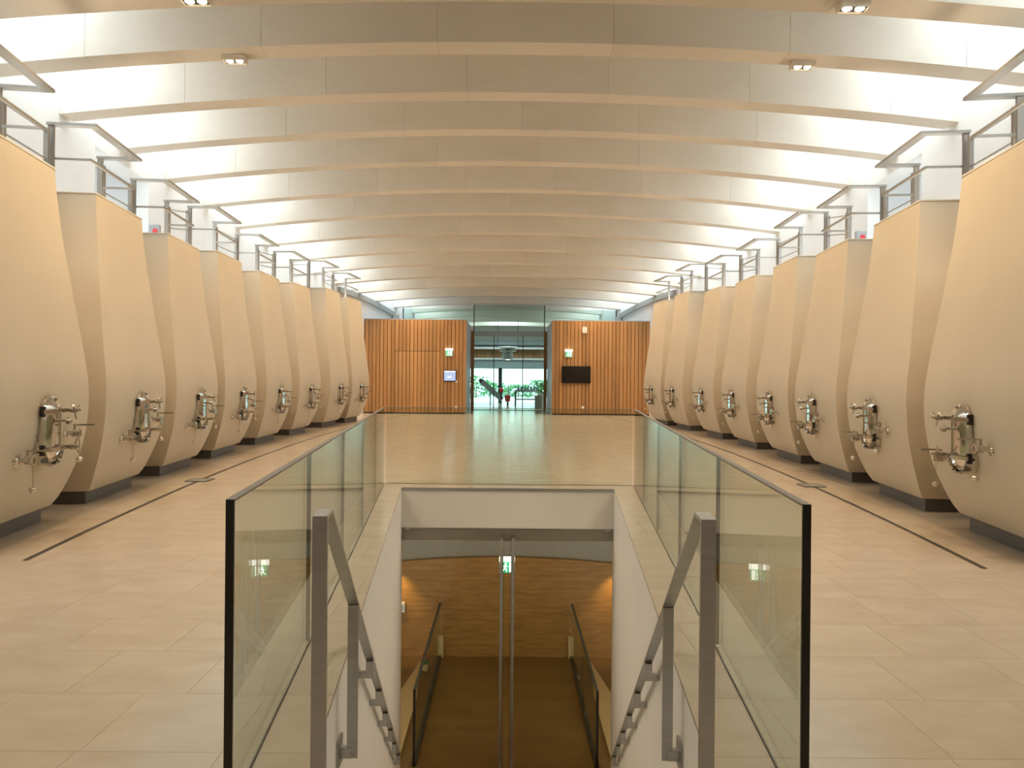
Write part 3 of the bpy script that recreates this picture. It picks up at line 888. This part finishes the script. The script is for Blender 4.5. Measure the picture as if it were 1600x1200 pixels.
def on_wall(name, x, z, label, cat): 
    t = empty(name, (x, D0, z)); tag(t, label, cat); return t
t = on_wall('tablet_screen', -2.235, 1.50, 'blue lit touch screen in a black frame on the left wooden wall', 'screen')
MB().box(-.25,.25,-.05,0,-.22,.22).build('frame', 'tv', t)
MB().box(-.225,.225,-.053,-.05,-.19,.195).build('display', 'screen', t)
m = MB().box(-.08,.08,-.055,-.053,-.03,-.01).box(-.11,.06,-.055,-.053,-.08,-.055)
m.build('text_lines', 'screen_lit', t)
MB().box(-.225,.225,-.0545,-.053,.15,.195).build('title_bar', 'screen_lit', t)
t = on_wall('television', 2.74, 1.59, 'black wall-mounted television on the right wooden wall', 'television')
MB().box(-.565,.565,-.10,-.04,-.33,.33).build('frame', 'tv', t)
MB().box(-.545,.545,-.102,-.10,-.30,.31).build('display', 'tv', t)
MB().box(-.2,.2,-.04,0,-.15,.15).build('bracket', 'dark', t)
def small_box(name, x, z, hw, hh, label, cat, dpt=.03):
    t = on_wall(name, x, z, label, cat)
    MB().box(-hw,hw,-dpt,0,-hh,hh).build('case', 'plastic', t)
    MB().box(-hw*.7,hw*.7,-dpt-.006,-dpt,-hh*.6,hh*.6).build('cover', 'plastic', t)
small_box('wall_socket', -1.98, 1.28, .05, .05, 'small white switch below the tablet screen', 'switch')
small_box('wall_socket', -1.98, .26, .05, .05, 'small white socket low on the left wooden wall', 'socket')
small_box('wall_socket', 3.02, .30, .05, .05, 'small white socket low on the right wooden wall', 'socket')
small_box('alarm_sounder', 3.06, 3.35, .09, .12, 'white alarm sounder high on the right wooden wall', 'alarm', .07)
# warm unseen spots added to brighten the planks
for sg in (-1, 1):
    light('SPOT', 'plank_washer', (sg*3.2, 27.6, beam_z(27.3)-.15), 120, WARM, (sg*3.0, D0, 1.2), .08, 95, .7)

# curved band on the side walls above the wooden rooms
for sg in (-1, 1):
    side = 'left' if sg < 0 else 'right'
    c = empty('trim_%d' % (2 if sg < 0 else 3), (sg*wall_x(31), 31, 4)); struct(c, 'curved projecting band on the %s wall above the wooden room' % side, 'wall band')
    mb = MB(); n = 16; prev = None
    for k in range(n+1):
        t_ = k/n; y = 27.6 + 5.9*t_
        cur = (wall_x(y) - .10, y, 4.66 + .10*t_ - .50*t_**2)
        if prev:
            (x0,y0,z0),(x1,y1,z1) = prev, cur
            P = [(sg*x0,y0),(sg*(x0+.095),y0),(sg*(x1+.095),y1),(sg*x1,y1)]; zz = (z0,z0,z1,z1)
            if sg < 0: P = P[::-1]; zz = zz[::-1]
            P = [(p[0]-sg*wall_x(31), p[1]-31) for p in P]
            mb.hexa([(p[0],p[1],q_-4.20) for p,q_ in zip(P,zz)], [(p[0],p[1],q_-4) for p,q_ in zip(P,zz)])
        prev = cur
    mb.build('band', 'band', c)
    x = wall_x(33.4); ox = sg*wall_x(31)
    MB().box(min(sg*(x-.30),sg*(x-.005))-ox, max(sg*(x-.30),sg*(x-.005))-ox, 2.3, 2.45, ZW+.03-4, .12).build('pier', 'band', c)

# ================================================================== GLASS PARTITION
ZGL = beam_z(33.6) - .02
t = struct(empty('window_41', (0, Y_GLASS, 0)), 'tall glass partition above and between the wooden rooms', 'window')
XJ = [-6.0, -4.60, -1.46, 1.66, 4.83, 6.0]
for a, b in zip(XJ, XJ[1:]):
    zb = ZW + .02 if (a < -1.5 or a > 1.6) else 3.5
    za = ZGL - K_ARC*max(a*a, b*b)
    if abs(a) > 5.9 or abs(b) > 5.9: continue
    MB().box(a+.01, b-.01, -.01, .01, zb, za).build('pane', 'glass_clear', t)
for x in XJ[1:-1]:
    zb = ZW + .02 if abs(x) > 2 else 3.4
    MB().box(x-.022, x+.022, -.02, .02, zb, ZGL - K_ARC*x*x).build('joint', 'dark', t)
d = struct(empty('door_4', (0, Y_GLASS, 0)), 'glazed doors in a wood frame at the end of the passage', 'door')
MB().box(-1.59,-1.44,-.08,.08,0,3.5).build('jamb', 'jamb', d); MB().box(1.64,1.78,-.08,.08,0,3.5).build('jamb', 'jamb', d)
MB().box(-1.44,1.64,-.08,.08,3.27,3.5).build('lintel', 'greyblue', d)
for a, b in ((-1.43,-.58),(-.56,.70),(.72,1.63)):
    MB().box(a, b, -.008, .008, .02, 3.27).build('pane', 'glass_clear', d)
for x in (-.57, .71):
    MB().box(x-.02, x+.02, -.02, .02, .0, 3.27).build('stile', 'dark', d)
MB().box(-1.44,1.64,-.05,.05,0,.03).build('threshold', 'steel', d)

# ================================================================== ROOM BEYOND AND OUTDOORS
bw = MB()
bw.box(-7, 7, Y_END, Y_END+.3, 2.0, 6.2)
wl = struct(bw.build('wall_end', 'white'), 'end wall of the far room above its long window', 'wall')
MB().box(-6, 6, Y_END-.9, Y_END, 2.0, 2.45).build('bulkhead', 'greyblue', wl)
MB().box(-6, 6, Y_END-1.0, Y_END, 2.45, 2.54).build('shelf', 'white', wl)
for k in range(30):
    MB().box(-3.4+k*.22, -3.4+k*.22+.205, Y_END-.55, Y_END, 2.54, 3.04).build('plank', 'jamb', wl)
MB().box(-6, 6, Y_END-.9, Y_END, 3.05, 3.16).build('shelf', 'white', wl)
MB().box(-6, 6, Y_END-.5, Y_END, 3.30, 3.5).build('band', 'greyblue', wl)
struct(MB().box(-7, -2.9, Y_END, Y_END+.3, 0, 2.0).box(3.2, 7, Y_END, Y_END+.3, 0, 2.0).build('wall_end_piers', 'white'), 'white piers either side of the far window', 'wall')
wi = struct(empty('window_42', (0, Y_END, 0)), 'long bright window at the end of the far room', 'window')
MB().box(-.47,-.25,-.05,.15,0,2.0).build('mullion', 'dark', wi)
MB().box(-2.9,3.2,-.03,.06,1.96,2.0).build('head', 'dark', wi)
for a, b in ((-2.9,-.47),(-.25,3.2)): MB().box(a, b, .02, .035, 0, 1.96).build('pane', 'glass_clear', wi)
struct(MB().box(-60, 60, Y_END+.3, 160, -.3, -.02).build('terrace', 'terrace'), 'pale concrete yard outside the far window', 'ground')
def bush(x, y, wd, h_, lab):
    m = MB(); rr = random.Random(int(x*10)+int(y))
    for k in range(420):
        a = rr.uniform(0, 6.283); u = rr.uniform(0, 1)**.5; zz = rr.uniform(0, 1)
        px, py, pz = x+math.cos(a)*u*wd*(1-.4*zz*zz), y+math.sin(a)*u*wd*.5, h_*zz
        s = rr.uniform(.06,.14); t1, t2 = rr.uniform(0,6.28), rr.uniform(-1,1)
        d1 = Vector((math.cos(t1), math.sin(t1), t2)).normalized()*s; d2 = d1.orthogonal().normalized()*s*.6
        c = Vector((px,py,pz+.02)); m.add([c-d1, c-d2, c+d1, c+d2], [(0,1,2,3)])
    t = empty('bush', (0,0,0)); tag(t, lab, 'bush', 'bushes outside the far window')
    m.build('foliage', 'green', t)
    MB().cyl((x,y,-.02),(x,y,h_*.6),.05,.03,8).build('stem', 'jamb', t)
for k, (x, y, wd, h_, pl) in enumerate([(-2.2,56,1.5,1.5,'at the left edge of'),(-.9,62,1.2,1.0,'just left of the column in'),(.9,58,1.4,.9,'right of the column in'),(2.6,57,1.3,1.25,'at the right edge of'),(4.2,64,1.8,1.4,'beyond the right edge of')]):
    bush(x, y, wd, h_, 'leafy green bush outside, %s the far window' % pl)
light('POINT', 'far_room_lamp', (0, 41.1, 4.85), 160, (.85,.95,1.0), size=.2)  # unseen light added behind a beam to brighten the end wall
# hanging hood
t = empty('hanging_hood', (.05, 40.0, 2.4)); tag(t, 'large round hood hanging from rods in the far room', 'hood')
MB().lathe([(.27,0),(.29,.12),(.27,.45),(.3,.47),(.001,.47)][::1], (0,0,0), 'z', 24).build('drum', 'grey', t, 40)
MB().lathe([(.001,.4),(.30,.40),(.46,.44),(.30,.47),(.001,.47)], (0,0,0), 'z', 28).build('lower_disc', 'plastic', t, 40)
MB().lathe([(.001,.55),(.35,.55),(.58,.61),(.5,.66),(.001,.68)], (0,0,0), 'z', 28).build('upper_disc', 'plastic', t, 40)
MB().lathe([(.001,-.02),(.09,-.02),(.1,.0),(.001,.01)], (0,0,0), 'z', 16).build('lamp', 'lamp', t, 40)
MB().cyl((0,0,.45),(0,0,.6),.12,.12,16).build('neck', 'grey', t, 40)
for s in (-1, 1): MB().cyl((s*.52,0,.6),(s*.52,0,2.0),.014,.014,8).build('rod', 'dark', t)
# inclined conveyor
t = empty('inclined_conveyor', (0,0,0)); tag(t, 'inclined grey conveyor rising to the left in the far room', 'conveyor')
A, B = Vector((-.22,40,.30)), Vector((-1.34,40,1.28))
for o in (-.22, .22):
    MB().bar(A+Vector((0,o,0)), B+Vector((0,o,0)), .03, .26).build('side_panel', 'grey', t)
MB().bar(A+Vector((0,0,.06)), B+Vector((0,0,.06)), .40, .02).build('belt', 'plastic', t)
for f_ in (.06, .55):
    P = A.lerp(B, f_)
    for o in (-.18, .18): MB().cyl((P.x,40+o,0),(P.x,40+o,P.z-.05),.025,.025,8).build('leg', 'dark', t)
MB().cyl((B.x,39.7,B.z),(B.x,40.3,B.z),.09,.09,14).build('roller', 'dark', t, 40)
t = empty('red_hopper', (.05,39.3,0)); tag(t, 'red hopper standing at the foot of the conveyor', 'hopper')
MB().hexa([(-.10,-.1,.22),(.13,-.1,.22),(.13,.12,.22),(-.10,.12,.22)], [(-.16,-.16,.55),(.17,-.16,.55),(.17,.18,.55),(-.16,.18,.55)]).build('bin', 'red', t)
MB().cyl((.02,0,0),(.02,0,.24),.05,.05,10).build('foot', 'dark', t)
MB().cyl((.05,0,.5),(.05,0,1.05),.03,.03,10).build('pipe', 'plastic', t)
t = empty('red_motor', (-.27,39.7,.72)); tag(t, 'small red motor fixed above the conveyor foot', 'motor')
MB().cyl((-.11,0,.08),(.11,0,.08),.11,.11,14).build('casing', 'red', t, 40)
MB().box(-.05,.05,-.05,.05,-.42,-.02).build('support', 'dark', t)
t = empty('sorting_table', (0,0,0)); tag(t, 'long steel sorting table on legs in the far room', 'table')
MB().box(.42,1.72,39.6,40.3,.72,.82).build('table_top', 'grey', t)
MB().box(.50,1.66,39.7,40.2,.30,.36).build('shelf', 'grey', t)
for x, y in ((.47,39.65),(1.66,39.65),(.47,40.25),(1.66,40.25)): MB().box(x-.04,x+.04,y-.04,y+.04,0,.72).build('leg', 'dark', t)
for k in range(7):
    o = MB().box(-.06,.06,-.12,.12,0,.14).box(-.065,.065,-.125,.125,.14,.16).build('small_crate', 'greyblue', loc=(.62+k*.165, 39.95, .82))
    tag(o, '%s small crate from the left on the steel sorting table' % ('first','second','third','fourth','fifth','sixth','seventh')[k], 'crate', 'crates on the sorting table')
t = empty('grey_cabinet', (1.50,36.2,0)); tag(t, 'narrow grey cabinet just behind the right door jamb', 'cabinet')
MB().box(-.16,.16,-.2,.2,0,.62).build('body', 'grey', t); MB().box(-.14,.14,-.212,-.2,.04,.58).build('front', 'steel', t)
t = empty('planter', (1.75,38.6,0)); tag(t, 'green plant in a tall box at the right of the far room', 'plant')
MB().box(-.18,.18,-.18,.18,0,.7).build('box', 'plastic', t)
m = MB(); rr = random.Random(3)
for k in range(60):
    c = Vector((rr.uniform(-.28,.28), rr.uniform(-.28,.28), .7+rr.uniform(0,.5))); a = rr.uniform(0,6.28)
    d1 = Vector((math.cos(a), math.sin(a), rr.uniform(-.5,.8))).normalized()*.11; d2 = d1.orthogonal().normalized()*.05
    m.add([c-d1, c-d2, c+d1, c+d2], [(0,1,2,3)])
m.cyl((0,0,.65),(0,0,1.1),.02,.01,6)
m.build('leaves', 'green', t)
